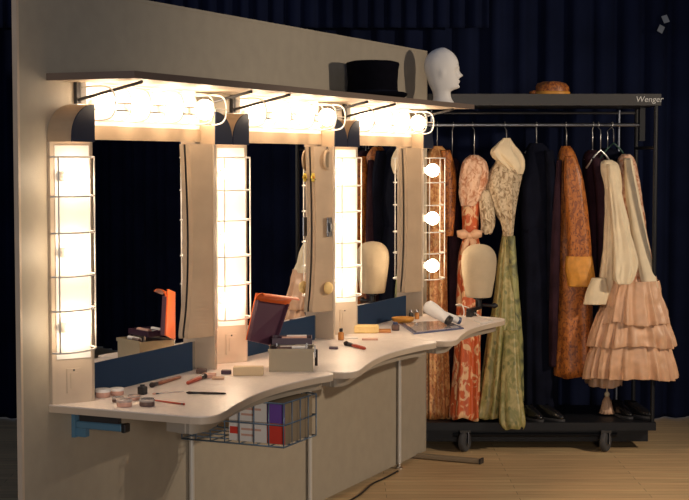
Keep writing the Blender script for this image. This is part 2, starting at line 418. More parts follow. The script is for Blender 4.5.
# ---- counter: three scalloped sections
CT = ['scalloped beige counter top with the pots and brushes on it', 'scalloped beige counter top between the make-up case and the sponge', 'scalloped beige counter top at the far end with the hair dryer on it']
for k in range(3):
    x0, x1 = GX[k]-.0+(.0 if k else -.004), GX[k+1]-.003
    L = x1-x0
    outl = catmull([(0, -.56), (.012, -.60), (.05, -.622), (.12, -.618), (.30, -.575), (.52, -.535), (.74, -.528), (.95, -.55), (1.03, -.572), (1.08, -.575), (1.11, -.555), (1.128, -.52)] if k < 2 else
                   [(0, -.56), (.012, -.60), (.05, -.622), (.12, -.618), (.30, -.575), (.52, -.535), (.74, -.530), (.92, -.548), (1.0, -.552), (1.06, -.535), (1.10, -.49), (1.128, -.40)], 6)
    poly = [(x0, -.0006)]+[(x0+p[0]*L/1.128, p[1]) for p in outl]+[(x1, -.0006)]
    t = thing('counter', CT[k], 'counter', (x0+L/2, 0, CZ-.03), 'scalloped counter tops')
    MB().prism(poly, CZ-.004, CZ).build('top_sheet', 'counter_laminate', t)
    MB().prism(poly, CZ-.026, CZ-.004).build('core', 'station_laminate', t)
    # curved apron rail set back under the edge
    ins = [(x0+.03, -.47)]+[(x0+p[0]*L/1.128, p[1]+.05) for p in outl[6:-6]]
    ap = ins+[(a, b+.018) for a, b in ins[::-1]]
    MB().prism(ap, CZ-.062, CZ-.026).build('apron', 'counter_edge', t)
# ---- folding counter bracket at the near end
t = thing('counter_bracket', 'blue metal folding bracket under the counter at the free wall end', 'bracket', (.335, 0, .675))
MB().box(.318, .354, -.016, -.0005, .675, .7835).build('wall_plate', 'clamp_blue', t)
MB().box(.320, .352, -.205, -.016, .708, .734, .004).build('arm', 'clamp_blue', t)
MB().box(.324, .348, -.055, -.016, .678, .708).build('pivot', 'clamp_blue', t)
MB().box(.326, .346, -.19, -.03, .734, .7835).build('spacer', 'dark_metal', t)
MB().box(.318, .354, -.222, -.205, .705, .737, .003).build('end_cap', 'black_plastic', t)
# ---- stabilising foot of the partition
t = thing('stabiliser_bar', 'flat brown metal stabiliser bar on the floor at the wall end', 'bar', (3.62, -.18, 0))
MB().box(3.585, 3.635, -.37, .02, .004, .026, .004).build('bar', 'card_brown', t)
MB().box(3.583, 3.637, -.378, -.368, .002, .03).build('end_cap', 'dark_metal', t)
# ---- wire basket
t = thing('wire_basket', 'blue wire basket slung under the first counter holding two boxes', 'basket', (1.07, -.32, .58))
bx0, bx1, by0, by1, bz0, bz1 = .905, 1.185, -.54, -.10, .578, .742
fr = MB()
for z in (bz0, (bz0+bz1)/2, bz1):
    fr.tube([(bx0, by0, z), (bx1, by0, z), (bx1, by1, z), (bx0, by1, z)], .0034, 6, True)
fr.build('rim_wires', 'wire_blue', t, True)
up = MB()
for i in range(8):
    y = by0+(by1-by0)*i/7
    up.tube([(bx0, y, bz1), (bx0, y, bz0), (bx1, y, bz0), (bx1, y, bz1)], .0028, 6)
for i in range(1, 4):
    x = bx0+(bx1-bx0)*i/4
    up.tube([(x, by0, bz1), (x, by0, bz0), (x, by1, bz0), (x, by1, bz1)], .0028, 6)
up.build('cross_wires', 'wire_blue', t, True)
for x in (bx0, bx1):
    for y in (-.44, by1): MB().tube([(x, y, bz1-.004), (x, y, CZ-.0265)], .0028, 6).build('hanger_wire', 'wire_blue', t, True)
MB().box(bx0, bx1, -.445, -.395, CZ-.040, CZ-.0265).build('slide_rail', 'dark_metal', t)
def carton(z0, a, b, label, spot):
    t = thing('carton', label, 'box', (1.06, -.41, z0), 'cartons in the wire basket')
    MB().box(.935, 1.17, -.53, -.292, z0, z0+.078).build('box', 'card_brown', t)
    MB().box(.9335, .935, -.455, -.292, z0+.001, z0+.077).build('printed_end', a, t)
    MB().box(.9335, .935, -.53, -.455, z0+.001, z0+.077).build('printed_end', b, t)
    if spot:
        MB().box(.9325, .9335, -.33, -.296, z0+.028, z0+.055).build('printed_patch', spot[0], t)
        for j in range(2): MB().box(.9325, .9335, -.40-.03*j, -.345, z0+.022+.022*j, z0+.030+.022*j).build('printed_line', 'powder_pink', t)
    return t
carton(.5822, 'card_white', 'card_red', 'white and red cardboard box at the bottom of the wire basket', ('card_red',))
carton(.6605, 'card_white', 'card_purple', 'white and purple cardboard box on top in the wire basket', ('card_purple',))

# ================================================================== ON THE OVERHEAD SHELF
# foam head, facing along the rack
def prof(z, tab):
    for (a, *va), (b, *vb) in zip(tab, tab[1:]):
        if a <= z <= b:
            t = (z-a)/(b-a); t = t*t*(3-2*t) if False else t
            return [p+(q-p)*t for p, q in zip(va, vb)]
    return list(tab[-1][1:])
def foam_head(cx, cy, z0, name, m, label, ang):
    tab = catmull([(0, .062, -.066, .062), (.012, .060, -.064, .060), (.03, .048, -.054, .050), (.05, .042, -.054, .048), (.066, .044, -.058, .050), (.076, .062, -.063, .053), (.086, .082, -.068, .056), (.105, .086, -.078, .061),
           (.135, .083, -.088, .066), (.16, .079, -.098, .071), (.185, .083, -.103, .074), (.21, .084, -.102, .074), (.235, .074, -.093, .068), (.258, .055, -.075, .055), (.274, .032, -.05, .036), (.284, .010, -.02, .014), (.286, .001, -.002, .002)], 4)
    n = 56; rs = []
    for row in tab:
        z, xf, xb, w = row; ring = []
        for k in range(n):
            a = 2*math.pi*k/n; ca, sa = math.cos(a), math.sin(a)
            x = (xf if ca > 0 else -xb)*math.copysign(abs(ca)**.9, ca); y = w*math.copysign(abs(sa)**.92, sa)
            if ca > 0:
                g = lambda yc, zc, sy, sz: math.exp(-((y-yc)/sy)**2-((z-zc)/sz)**2)
                x += .024*g(0, .146, .012, .011)+.013*g(0, .163, .009, .016)          # nose and bridge
                x -= .010*(g(.03, .172, .016, .010)+g(-.03, .172, .016, .010))         # eye sockets
                x += .004*(g(.03, .171, .009, .005)+g(-.03, .171, .009, .005))         # eyeballs
                x += .005*g(0, .187, .04, .008)                                        # brow
                x += .008*g(0, .119, .020, .005)+.006*g(0, .110, .018, .004)-.004*g(0, .1145, .02, .002)  # lips
                x += .008*g(0, .088, .018, .010)-.003*g(0, .103, .02, .004)            # chin
            ear = math.exp(-((x+.008)/.013)**2-((z-.155)/.022)**2)
            y += math.copysign(.008*ear, sa)
            ring.append((x, y, z))
        rs.append(ring)
    mb = MB().rings(rs); c, s = math.cos(ang), math.sin(ang)
    mb.v = [(cx+(x*c-y*s)*.97, cy+(x*s+y*c)*.97, z0+z*1.06) for x, y, z in mb.v]
    return single(mb, name, m, label, 'mannequin head', None, True, loc=(cx, cy, z0))
hp = on(446.5, 102.5, 2, 1.951)
foam_head(3.458, -.20, 1.9425, 'foam_head', 'foam_white', 'white foam mannequin head in profile at the end of the overhead shelf', YAW-math.pi/2)
# hat
hx, hy = 2.60, -.165
t = thing('top_hat', 'black felt top hat on the overhead shelf', 'hat', (hx, hy, 1.9425))
pf = [(.128, .012), (.124, .03), (.122, .08), (.126, .14), (.131, .165), (.128, .174), (.10, .181), (.05, .184), (.001, .185)]
n = 40
MB().rings([[(hx+r*1.0*math.cos(2*math.pi*k/n), hy+r*.98*math.sin(2*math.pi*k/n), 1.9425+h) for k in range(n)] for r, h in pf]).build('crown', 'black_felt', t, True, 60)
pf = [(.10, .004), (.15, .0), (.164, .010), (.168, .018), (.164, .020), (.15, .010), (.12, .014)]
br = []
for r, h in pf:
    br.append([(hx+r*math.cos(2*math.pi*k/n), hy+r*math.sin(2*math.pi*k/n), 1.9427+h+(.012*abs(math.sin(2*math.pi*k/n+YAW))**2 if r > .14 else 0)) for k in range(n)])
MB().rings(br, False, False).build('brim', 'black_felt', t, True)
MB().rings([[(hx+r*math.cos(2*math.pi*k/n), hy+.98*r*math.sin(2*math.pi*k/n), 1.9425+h) for k in range(n)] for r, h in ((.1262, .014), (.1255, .04))], False, False).build('hat_band', 'navy_cloth', t, True)

# ================================================================== ON THE COUNTER
def V3(p): return Vector((float(p[0]), float(p[1]), float(p[2])))
# --- make-up case, turned to face the camera
ang = YAW-math.pi/2+.03
ex, ey = Vector((math.cos(ang), math.sin(ang), 0)), Vector((-math.sin(ang), math.cos(ang), 0))
co = V3(ctr(269, 372))
t = thing('makeup_case', 'open putty make-up case with a raised orange lid and plum trays', 'makeup case', tuple(co+ex*.088+ey*.1))
def obox(o, a0, a1, b0, b1, z0, z1, mb=None, bev=0):
    mb = mb or MB(); k = len(mb.v); mb.box(a0, a1, b0, b1, z0, z1, bev)
    mb.v[k:] = [tuple(V3(o)+ex*v[0]+ey*v[1]+Vector((0, 0, v[2]))) for v in mb.v[k:]]; return mb
CW, CD = .176, .17
body = MB()
obox(co, 0, CW, 0, CD, .0005, .008, body); obox(co, 0, CW, 0, .006, .008, .088, body); obox(co, 0, CW, CD-.006, CD, .008, .088, body)
obox(co, 0, .006, .006, CD-.006, .008, .088, body); obox(co, CW-.006, CW, .006, CD-.006, .008, .088, body)
body.build('body', 'case_putty', t)
obox(co, -.004, CW+.004, -.004, .0, .078, .092).build('rim', 'case_putty', t)
obox(co, CW, CW+.004, .0, CD, .078, .092).build('rim', 'case_putty', t)
obox(co, .008, CW-.008, .008, CD-.008, .066, .084).build('tray', 'plum_tray', t)
ut = MB(); ua, ub, uc, ud = .012, CW-.004, .05, CD-.008
obox(co, ua, ub, uc, ud, .104, .109, ut); obox(co, ua, ub, uc, uc+.004, .109, .128, ut); obox(co, ua, ub, ud-.004, ud, .109, .128, ut); obox(co, ua, ua+.004, uc+.004, ud-.004, .109, .128, ut); obox(co, ub-.004, ub, uc+.004, ud-.004, .109, .128, ut)
ut.build('upper_tray', 'plum_tray', t)
for a in (.03, .15): obox(co, a-.003, a+.003, .04, .046, .084, .110).build('tray_arm', 'chrome', t)
for i, (a, b, l, r, zz) in enumerate(((.045, .030, .10, .008, .093), (.05, .08, .10, .011, .121), (.04, .11, .1, .009, .119), (.07, .15, .08, .010, .120), (.03, .018, .06, .007, .092))):
    p = co+ex*a+ey*b+Vector((0, 0, zz)); MB().tube([p, p+ex*l+ey*.006], r, 10).build('makeup_tube', ('card_white', 'powder_pink', 'plum_tray', 'card_white', 'powder_dark')[i], t, True, 40)
obox(co, CW+.004, CW+.010, .06, .09, .05, .095).build('latch', 'chrome', t)
obox(co, CW+.006, CW+.018, .065, .085, .015, .08).build('strap', 'bristle_dark', t)
# lid: shallow shell standing up at the back left, front coloured maroon as its shaded side, orange outside
dc = float((np.array(co)-CAM)@FH)
q00, q10, q11, q01 = V3(at(247, 340, dc+.06)), V3(at(273, 346, dc+.175)), V3(at(289, 297, dc+.22)), V3(at(257, 293, dc+.10))
ln = (q10-q00).cross(q01-q00).normalized()
if ln.dot(Vector(CAM)-q00) < 0: ln = -ln
def lidp(u, v, d_): return (q00*(1-u)+q10*u)*(1-v)+(q01*(1-u)+q11*u)*v+ln*d_
def lidbox(a0, a1, h0_, h1_, d0, d1):
    return MB().add([lidp(a, h, d_) for d_ in (d0, d1) for h in (h0_, h1_) for a in (a0, a1)], [(0, 1, 3, 2), (4, 6, 7, 5), (0, 4, 5, 1), (2, 3, 7, 6), (0, 2, 6, 4), (1, 5, 7, 3)])
lid = lidbox(0, 1, 0, 1, -.008, -.002).build('lid', 'orange_plastic', t)
lidbox(.0, 1, .0, .86, -.002, .002).build('lid_shade_face', 'lid_shade_purple', lid)
lidbox(0, .03, 0, .86, .002, .016).build('lid_side', 'lid_shade_purple', lid); lidbox(.97, 1, 0, .86, .002, .016).build('lid_side', 'lid_shade_purple', lid)
mb = MB(); vs = []
pr_ = [(.84, .004), (.90, .006), (.96, .014), (1.0, .026), (1.01, .040), (.985, .050), (.95, .053)]
for v_, d_ in pr_:
    for u_ in (-.03, 1.05):
        for o_ in (0, -.006): vs.append(lidp(u_, v_, d_+o_))
fs = []
for i in range(len(pr_)-1):
    k = i*4; fs += [(k, k+2, k+6, k+4), (k+1, k+5, k+7, k+3), (k, k+4, k+5, k+1), (k+2, k+3, k+7, k+6)]
fs += [(0, 1, 3, 2), (24, 26, 27, 25)]
mb.add(vs, fs).build('lid_lip', 'orange_plastic', lid)
hg = co+ex*.012+ey*CD
MB().tube([hg+Vector((0, 0, .07))-ex*.01, hg+Vector((0, 0, .09))-ex*.012, q10+(q00-q10)*.15], .004, 8).build('hinge', 'chrome', t, True)
# --- small boxes, pots, brushes
def box_at(px0, px1, py, dep_, h, name, m, label, cat, bev=.002, group=None):
    o = V3(ctr(px0, py)); w = (V3(ctr(px1, py))-o).length
    a = math.atan2(*(lambda d: (d.y, d.x))(V3(ctr(px1, py))-o))
    mb = MB().box(0, w, 0, dep_, .0005, h, bev); c, s = math.cos(a), math.sin(a)
    mb.v = [(o.x+x*c-y*s, o.y+x*s+y*c, o.z+z) for x, y, z in mb.v]
    return single(mb, name, m, label, cat, group)
box_at(233, 263, 376, .05, .034, 'soap_box', 'card_beige', 'small beige carton lying beside the make-up case', 'box')
def pot(px, py, r, h, label, lid_m='clear_plastic', fill='powder_pink', off=0):
    p = V3(ctr(px, py)); t = thing('powder_pot', label, 'pot', tuple(p), 'powder pots on the first counter')
    MB().lathe([(r*.95, .0005), (r, .004), (r, h*.62), (r*.97, h*.64)], p, 20).build('jar', fill, t, True, 40)
    MB().lathe([(r*1.05, h*.62), (r*1.06, h*.66), (r*1.06, h*.95), (r*1.0, h), (.001, h)], p, 20).build('lid', lid_m, t, True, 40)
pot(103, 397, .026, .030, 'pale lidded powder pot closest to the first lamp column', 'white_plastic')
pot(117, 395, .024, .026, 'pale lidded powder pot behind the two clear pots', 'white_plastic')
pot(124.5, 406.5, .026, .026, 'clear lidded pot of pink powder standing at the group edge', 'clear_plastic')
pot(147, 406, .026, .026, 'clear lidded pot of pink powder beside the red pencil', 'clear_plastic', 'powder_dark')
pot(118, 402, .021, .018, 'low dark powder pot amid the clear pots', 'clear_plastic', 'powder_dark')
pot(134, 400, .021, .018, 'low pink powder pot between the black bottle and clear pots', 'clear_plastic', 'powder_pink')
p = V3(ctr(142.5, 394.5)); t = thing('black_bottle', 'square black bottle lying by the brushes', 'bottle', tuple(p))
mb = MB().box(-.014, .014, -.014, .014, .0005, .030, .003); mb.v = [(v[0]+p.x, v[1]+p.y, v[2]+p.z) for v in mb.v]; mb.build('body', 'black_plastic', t)
MB().lathe([(.009, .030), (.009, .036), (.001, .0365)], p, 12).build('cap', 'black_plastic', t, True, 40)
def brush(p0, p1, head, label, mh, mb_, r=.005, hl=.3):
    a, b = V3(ctr(*p0)), V3(ctr(*p1)); a.z += r+.0008; b.z += r*.7+.0008
    t = thing('makeup_brush', label, 'brush', tuple(((a+b)/2).xy)+(CZ,), 'brushes and pencils on the counters')
    d = b-a
    MB().tube([a+d*hl*.9, a+d*(hl+.15), b-d*.05, b], [r*.8, r, r*.8, r*.4], 8).build('handle', mh, t, True)
    MB().tube([a+d*hl*.55, a+d*hl], [r*1.05, r*.9], 8).build('ferrule', 'dark_metal', t, True, 40)
    MB().tube([a, a+d*hl*.25, a+d*hl*.58], [r*.35, r*1.35, r*.95], 8).build('bristles', mb_, t, True)
brush((150, 388), (181, 378.5), 0, 'thick red-brown make-up brush lying by the black bottle', 'brush_brown', 'bristle_dark', .008, .22)
brush((206, 378), (187, 385), 0, 'short red make-up brush with dark bristles pointing to the lamp column', 'brush_red', 'bristle_dark', .009, .3)
brush((186, 394), (226, 394.5), 0, 'slender dark brown brush lying alone near the scalloped edge', 'bristle_dark', 'bristle_dark', .0042, .3)
brush((185, 405.5), (153, 401), 0, 'thin red make-up pencil beside the clear pots', 'brush_red', 'brush_red', .0035, .1)
brush((152, 395), (184, 392), 0, 'thin clear-handled brush lying behind the red pencil', 'clear_plastic', 'powder_pink', .003, .2)
brush((344, 345), (365.5, 350), 0, 'red-handled brush with black bristles on the middle counter', 'brush_red', 'bristle_dark', .009, .42)
box_at(329, 338, 349.5, .04, .010, 'eyeshadow_compact', 'plum_tray', 'small dark eyeshadow compact beside the red-handled brush', 'compact')
box_at(201, 215, 378.5, .06, .014, 'powder_compact', 'powder_pink', 'flat pink compact at the foot of the lamp column near the beige carton', 'compact')
box_at(196, 206, 374, .04, .018, 'dark_compact', 'powder_dark', 'small dark tin against the blue backsplash of the first mirror', 'compact')
box_at(212, 224, 380, .03, .010, 'blush_compact', 'satin_peach', 'flat peach compact in front of the pink one by the column', 'compact')
box_at(221, 231, 374.5, .03, .016, 'dark_case', 'plum_tray', 'small dark case tucked behind the beige carton', 'compact')
def bottle(px, py, r, h, mb_, mc, label, name='bottle', neck=.35):
    p = V3(ctr(px, py)); t = thing(name, label, 'bottle', tuple(p), 'small bottles on the counters')
    MB().lathe([(r*.9, .0005), (r, .003), (r, h*.58), (r*.8, h*.66), (r*neck, h*.7), (r*neck, h*.74)], p, 16).build('body', mb_, t, True, 50)
    MB().lathe([(r*.62, h*.72), (r*.62, h*.97), (r*.5, h), (.001, h)], p, 14).build('cap', mc, t, True, 40)
bottle(341, 340, .014, .055, 'amber', 'black_plastic', 'small amber bottle with a black cap at the column foot')
bottle(364.5, 325, .014, .06, 'white_plastic', 'white_plastic', 'small white bottle behind the yellow sponge')
bottle(372.5, 324, .015, .07, 'card_beige', 'amber', 'tan bottle with amber cap next to the small white bottle')
box_at(353, 379, 333.5, .05, .040, 'sponge', 'sponge_yellow', 'yellow sponge block standing by the small bottles', 'sponge', .006)
box_at(378, 391, 333, .05, .016, 'amber_compact', 'amber', 'flat amber compact between the yellow sponge and the dark jar', 'compact')
bottle(395.5, 330.5, .020, .042, 'powder_dark', 'navy_plastic', 'dark jar with a navy cap in front of the orange dish', 'cream_jar', .8)
box_at(344, 358, 339, .04, .006, 'blotting_sheet', 'card_white', 'small pale paper packet beside the amber bottle', 'packet', .001)
box_at(362, 378, 340.5, .05, .006, 'face_chart', 'powder_pink', 'flat pinkish packet in front of the yellow sponge', 'packet', .001)
p = V3(ctr(403, 323)); single(MB().lathe([(.035, .0005), (.055, .012), (.06, .028), (.056, .03), (.05, .016), (.001, .010)], p, 24), 'orange_dish', 'gold_cloth', 'shallow orange dish by the last mirror', 'dish', None, True)
for px, m_, l in ((411, 'black_plastic', 'small black bottle at the foot of the last wing'), (417, 'amber', 'small brown bottle at the foot of the end post')):
    bottle(px, 319, .012, .05, m_, 'chrome', l)
# clear palette with blue border
a, b, c_, d_ = [V3(ctr(*q)) for q in ((399, 324), (446, 321.5), (464, 329), (414, 334.5))]
t = thing('palette_tray', 'glassy make-up palette tray with a blue border beside the hair dryer', 'tray', tuple((a+b+c_+d_)/4))
cen = (a+b+c_+d_)/4
MB().prism([(q.x, q.y) for q in (a, d_, c_, b)], CZ+.0006, CZ+.006).build('base', 'tray_blue', t)
MB().prism([((q.x-cen.x)*.86+cen.x, (q.y-cen.y)*.86+cen.y) for q in (a, d_, c_, b)], CZ+.006, CZ+.0085).build('pane', 'tray_glass', t)
# hair dryer
dd0 = float((ctr(450, 327.5)-CAM)@FH)
n0 = V3(at(449, 320.5, dd0)); n1 = V3(at(431, 308.5, dd0+.05))
t = thing('hair_dryer', 'white hair dryer with a dark round nozzle lying on the counter', 'hair dryer', tuple(n0.xy)+(CZ,))
d = (n1-n0).normalized()
MB().lathe([(.022, .0), (.025, .015), (.029, .05), (.034, .085), (.036, .115), (.033, .138), (.020, .150), (.001, .152)], n0, 24, d).build('barrel', 'white_plastic', t, True, 60)
MB().lathe([(.022, -.008), (.0255, -.008), (.0255, .010), (.022, .010)], n0, 24, d).build('nozzle', 'black_plastic', t, True, 40)
MB().lathe([(.0225, -.004), (.001, -.003)], n0, 24, d).build('nozzle_grille', 'rubber_grey', t, True)
hs = n0+d*.085; he = V3(at(459, 316.5, dd0+.10)); he.z = CZ+.024
MB().tube([hs, hs+(he-hs)*.35, hs+(he-hs)*.75, he], [.022, .020, .019, .018], 14).build('handle', 'white_plastic', t, True)
MB().lathe([(.0185, -.012), (.0195, .0), (.0195, .004), (.012, .008), (.001, .009)], he, 16, (he-hs)).build('handle_cap', 'navy_plastic', t, True, 40)
cp = [he+(he-hs).normalized()*.006]+[V3(ctr(px, py))+Vector((0, 0, zz)) for px, py, zz in ((464, 321, .04), (462, 314, .05), (456, 314, .05), (468, 314, .035), (480, 318, .008), (492, 321, .004), (482, 324, .004), (474, 321, .004))]
MB().tube(catmull(cp, 6), .0035, 6).build('cord', 'cord_white', t, True)
# wig block on a table clamp
wx, wy = 3.662, -.335
t = thing('wig_block', 'beige canvas wig block head on a black clamp at the counter end', 'wig block', (wx, wy, .78))
tabw = catmull([(0, .066, .066), (.012, .072, .070), (.06, .080, .076), (.12, .090, .084), (.19, .096, .090), (.235, .090, .086), (.268, .068, .066), (.284, .04, .04), (.29, .002, .002)], 5)
n = 36
MB().rings([[(wx+RGT[0]*q[1]*math.cos(2*math.pi*k/n)+FH[0]*q[2]*math.sin(2*math.pi*k/n), wy+RGT[1]*q[1]*math.cos(2*math.pi*k/n)+FH[1]*q[2]*math.sin(2*math.pi*k/n), .905+q[0]) for k in range(n)] for q in tabw]).build('block', 'canvas', t, True, 60)
MB().lathe([(.018, .84), (.018, .89), (.030, .895), (.030, .905)], (wx, wy, 0), 14).build('socket', 'black_plastic', t, True, 40)
MB().box(3.50, wx+.02, wy-.014, wy+.014, .838, .856, .003).build('arm', 'black_plastic', t)
MB().box(3.50, 3.53, wy-.014, wy+.014, CZ+.0005, .838).box(3.576, 3.592, wy-.014, wy+.014, .74, .838).box(3.51, 3.576, wy-.014, wy+.014, .74, .752).build('clamp_jaw', 'black_plastic', t)
MB().tube([(3.54, wy, .70), (3.54, wy, .7765)], .006, 10).build('clamp_screw', 'dark_metal', t, True)
MB().tube([(wx, wy, .862), (wx+RGT[0]*.07, wy+RGT[1]*.07, .858), (wx+RGT[0]*.085, wy+RGT[1]*.085, .858), (wx+RGT[0]*.105, wy+RGT[1]*.105, .858)], [.008, .008, .018, .006], 10).build('tilt_knob', 'black_plastic', t, True)
# trinkets on the middle wing (its front face stands out from the mirror)
def wingy(x): return -.087+((GX[2]-.138)-x)*.46
def trinket(px, py): 
    q = on(px, py, 1, -.07); q = on(px, py, 1, wingy(q[0])); q = on(px, py, 1, wingy(q[0])); return V3((q[0], wingy(q[0])-.0015, q[2]))
p = trinket(326, 160); t = thing('oval_plaque', 'small oval framed plaque hanging on the wing of the middle mirror', 'ornament', tuple(p), None)
MB().rings([[(p.x+rx*math.cos(2*math.pi*k/24), p.y-dy, p.z+rz*math.sin(2*math.pi*k/24)) for k in range(24)] for rx, rz, dy in ((.036, .048, -.001), (.036, .048, .006), (.030, .041, .009), (.026, .036, .005))], True, False).build('frame', 'tan_laminate', t, True, 50)
MB().rings([[(p.x+rx*math.cos(2*math.pi*k/24), p.y-dy, p.z+rz*math.sin(2*math.pi*k/24)) for k in range(24)] for rx, rz, dy in ((.026, .036, .002), (.026, .036, .005))]).build('picture', 'card_brown', t)
MB().tube(catmull([(p.x-.012, p.y-.003, p.z+.047), (p.x, p.y-.003, p.z+.06), (p.x+.012, p.y-.003, p.z+.047)], 4), .002, 6).build('hanging_loop', 'dark_metal', t, True)
p = trinket(318.5, 177.5); t = thing('flower_clip', 'yellow flower clip on the edge of the middle wing', 'flower', tuple(p))
fm = MB()
for k in range(6):
    a = k*math.pi/3
    fm.lathe([(.001, -.003), (.010, 0), (.001, .003)], (p.x+.015*math.cos(a), p.y-.004, p.z+.013*math.sin(a)), 8, (0, -1, 0))
fm.build('petals', 'flower_yellow', t, True); MB().lathe([(.006, 0), (.006, .006), (.001, .009)], (p.x, p.y-.004, p.z), 10, (0, -1, 0)).build('centre', 'amber', t, True)
lf = MB().tube([(p.x+.015, p.y-.003, p.z-.008), (p.x+.03, p.y-.004, p.z-.014), (p.x+.045, p.y-.003, p.z-.012)], [.002, .007, .001], 6).build('leaf', 'hanger_green', t, True)
p = trinket(327, 227); t = thing('wall_switch', 'small grey switch box on the wing of the middle mirror', 'switch', tuple(p))
MB().box(p.x-.022, p.x+.022, p.y-.010, p.y+.0, p.z-.045, p.z+.045, .003).build('plate', 'rack_rail', t); MB().box(p.x-.008, p.x+.008, p.y-.015, p.y-.010, p.z-.02, p.z+.02).build('toggle', 'dark_metal', t)
p = trinket(325.5, 288); single(MB().lathe([(.001, 0), (.026, .004), (.03, .016), (.022, .03), (.001, .034)], p, 16, (0, -1, 0)), 'powder_puff', 'sponge_yellow', 'round yellow powder puff stuck low on the middle wing', 'puff', None, True, loc=tuple(p))

# ================================================================== COSTUME RACK
DF, DB = 8.42, 8.98           # depth of its front and back frames; it stands square to the view
def R3(s, dep, z): v = CAM+FH*dep+RGT*s; return Vector((v[0], v[1], z))
def sx(px, dep): return (px-W/2)/F*dep*(1/ math.cos(TILT))*math.cos(TILT)
S0, S1 = sx(419, DF), sx(657, DF)
def rbox(s0, s1, d0, d1, z0, z1, mb=None):
    mb = mb or MB()
    return mb.add([R3(s, dd, z) for z in (z0, z1) for dd in (d0, d1) for s in (s0, s1)], [(0, 2, 3, 1), (4, 5, 7, 6), (0, 1, 5, 4), (2, 6, 7, 3), (0, 4, 6, 2), (1, 3, 7, 5)])
def rtube(pts, r, n=8, mb=None):
    return (mb or MB()).tube([R3(*p) for p in pts], r, n)
rack = thing('costume_rack', 'tall black rolling costume rack full of hanging period clothes', 'clothes rack', tuple(R3((S0+S1)/2, (DF+DB)/2, 0)))
ZT = 2.018
tp = rbox(S0-.01, S1+.012, DF-.02, DB+.02, ZT-.064, ZT).build('top_shelf', 'rack_grey', rack)
for s in (S0+.012, S1-.012):
    for dd in (DF, DB): rtube([(s, dd, .15), (s, dd, ZT-.066)], .0125, 10).build('post', 'rack_black', rack, True, 40)
    rtube([(s, DF, 1.72), (s, DB, 1.72)], .010, 8).build('side_bar', 'rack_black', rack, True, 40)
    rtube([(s, DF, .55), (s, DB, .55)], .010, 8).build('side_bar', 'rack_black', rack, True, 40)
ZR = 1.852; DR = 8.70
rtube([(S0+.012, DR, ZR), (S1-.03, DR, ZR)], .011, 10).build('hanging_rail', 'rack_rail', rack, True, 40)
rtube([(S0+.012, DB, 1.93), (S1-.012, DB, 1.93)], .008, 8).build('back_rail', 'rack_rail', rack, True, 40)
rbox(S1-.05, S1-.02, DR-.02, DR+.02, 1.76, 1.955).build('rail_hanger', 'rack_black', rack)
for s in (S0+.1, S1-.115): rtube([(s, DB, .15), (s, DB, 1.95)], .008, 8).build('back_upright', 'rack_rail', rack, True, 40)
rbox(S0-.005, S1+.005, DF-.025, DB+.025, .125, .17).build('base_shelf', 'rack_black', rack)
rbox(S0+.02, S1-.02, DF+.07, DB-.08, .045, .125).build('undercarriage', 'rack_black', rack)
rtube([(S0+.2, DF+.06, .085), (S1-.2, DF+.06, .085)], .012, 8).build('lower_bar', 'rack_black', rack, True, 40)
for px in (466, 608):
    for dd in (DF, DB-.02):
        s = sx(px, DF); fk = rbox(s-.03, s+.03, dd-.03, dd+.03, .112, .125).build('caster', 'rack_grey', rack)
        rbox(s-.022, s-.018, dd-.02, dd+.02, .045, .112).build('fork', 'rack_rail', fk); rbox(s+.018, s+.022, dd-.02, dd+.02, .045, .112).build('fork', 'rack_rail', fk)
        # wheels swivelled at a slight angle
        wa = Vector((RGT[0], RGT[1], 0))*.85+Vector((FH[0], FH[1], 0))*-.5
        cN = R3(s, dd, .0605)
        MB().lathe([(.03, -.016), (.056, -.015), (.060, -.009), (.060, .009), (.056, .015), (.03, .016)], cN, 24, wa).build('wheel', 'rubber_grey', fk, True, 40)
        MB().lathe([(.026, -.018), (.026, .018)], cN, 16, wa).build('hub', 'rack_rail', fk, True, 40)
# maker's name on the top shelf
tcu = bpy.data.curves.new('logo', 'FONT'); tcu.body = 'Wenger'; tcu.size = .046; tcu.extrude = .0008; tcu.align_x = 'CENTER'; tcu.align_y = 'CENTER'; tcu.shear = .15
to = bpy.data.objects.new('logo_tmp', tcu); COL.objects.link(to); bpy.context.view_layer.update()
lm = bpy.data.meshes.new_from_object(to.evaluated_get(bpy.context.evaluated_depsgraph_get())); bpy.data.objects.remove(to)
lm.materials.clear(); lm.materials.append(M['logo_white'])
lo = bpy.data.objects.new('logo_lettering', lm); COL.objects.link(lo); lo.parent = tp
lp = R3(sx(648, DF-.02), DF-.0215, ZT-.031)-Vector(rack['org'])
lo.matrix_basis = Matrix.Translation(lp) @ Matrix.Rotation(YAW-math.pi/2, 4, 'Z') @ Matrix.Rotation(math.pi/2, 4, 'X')

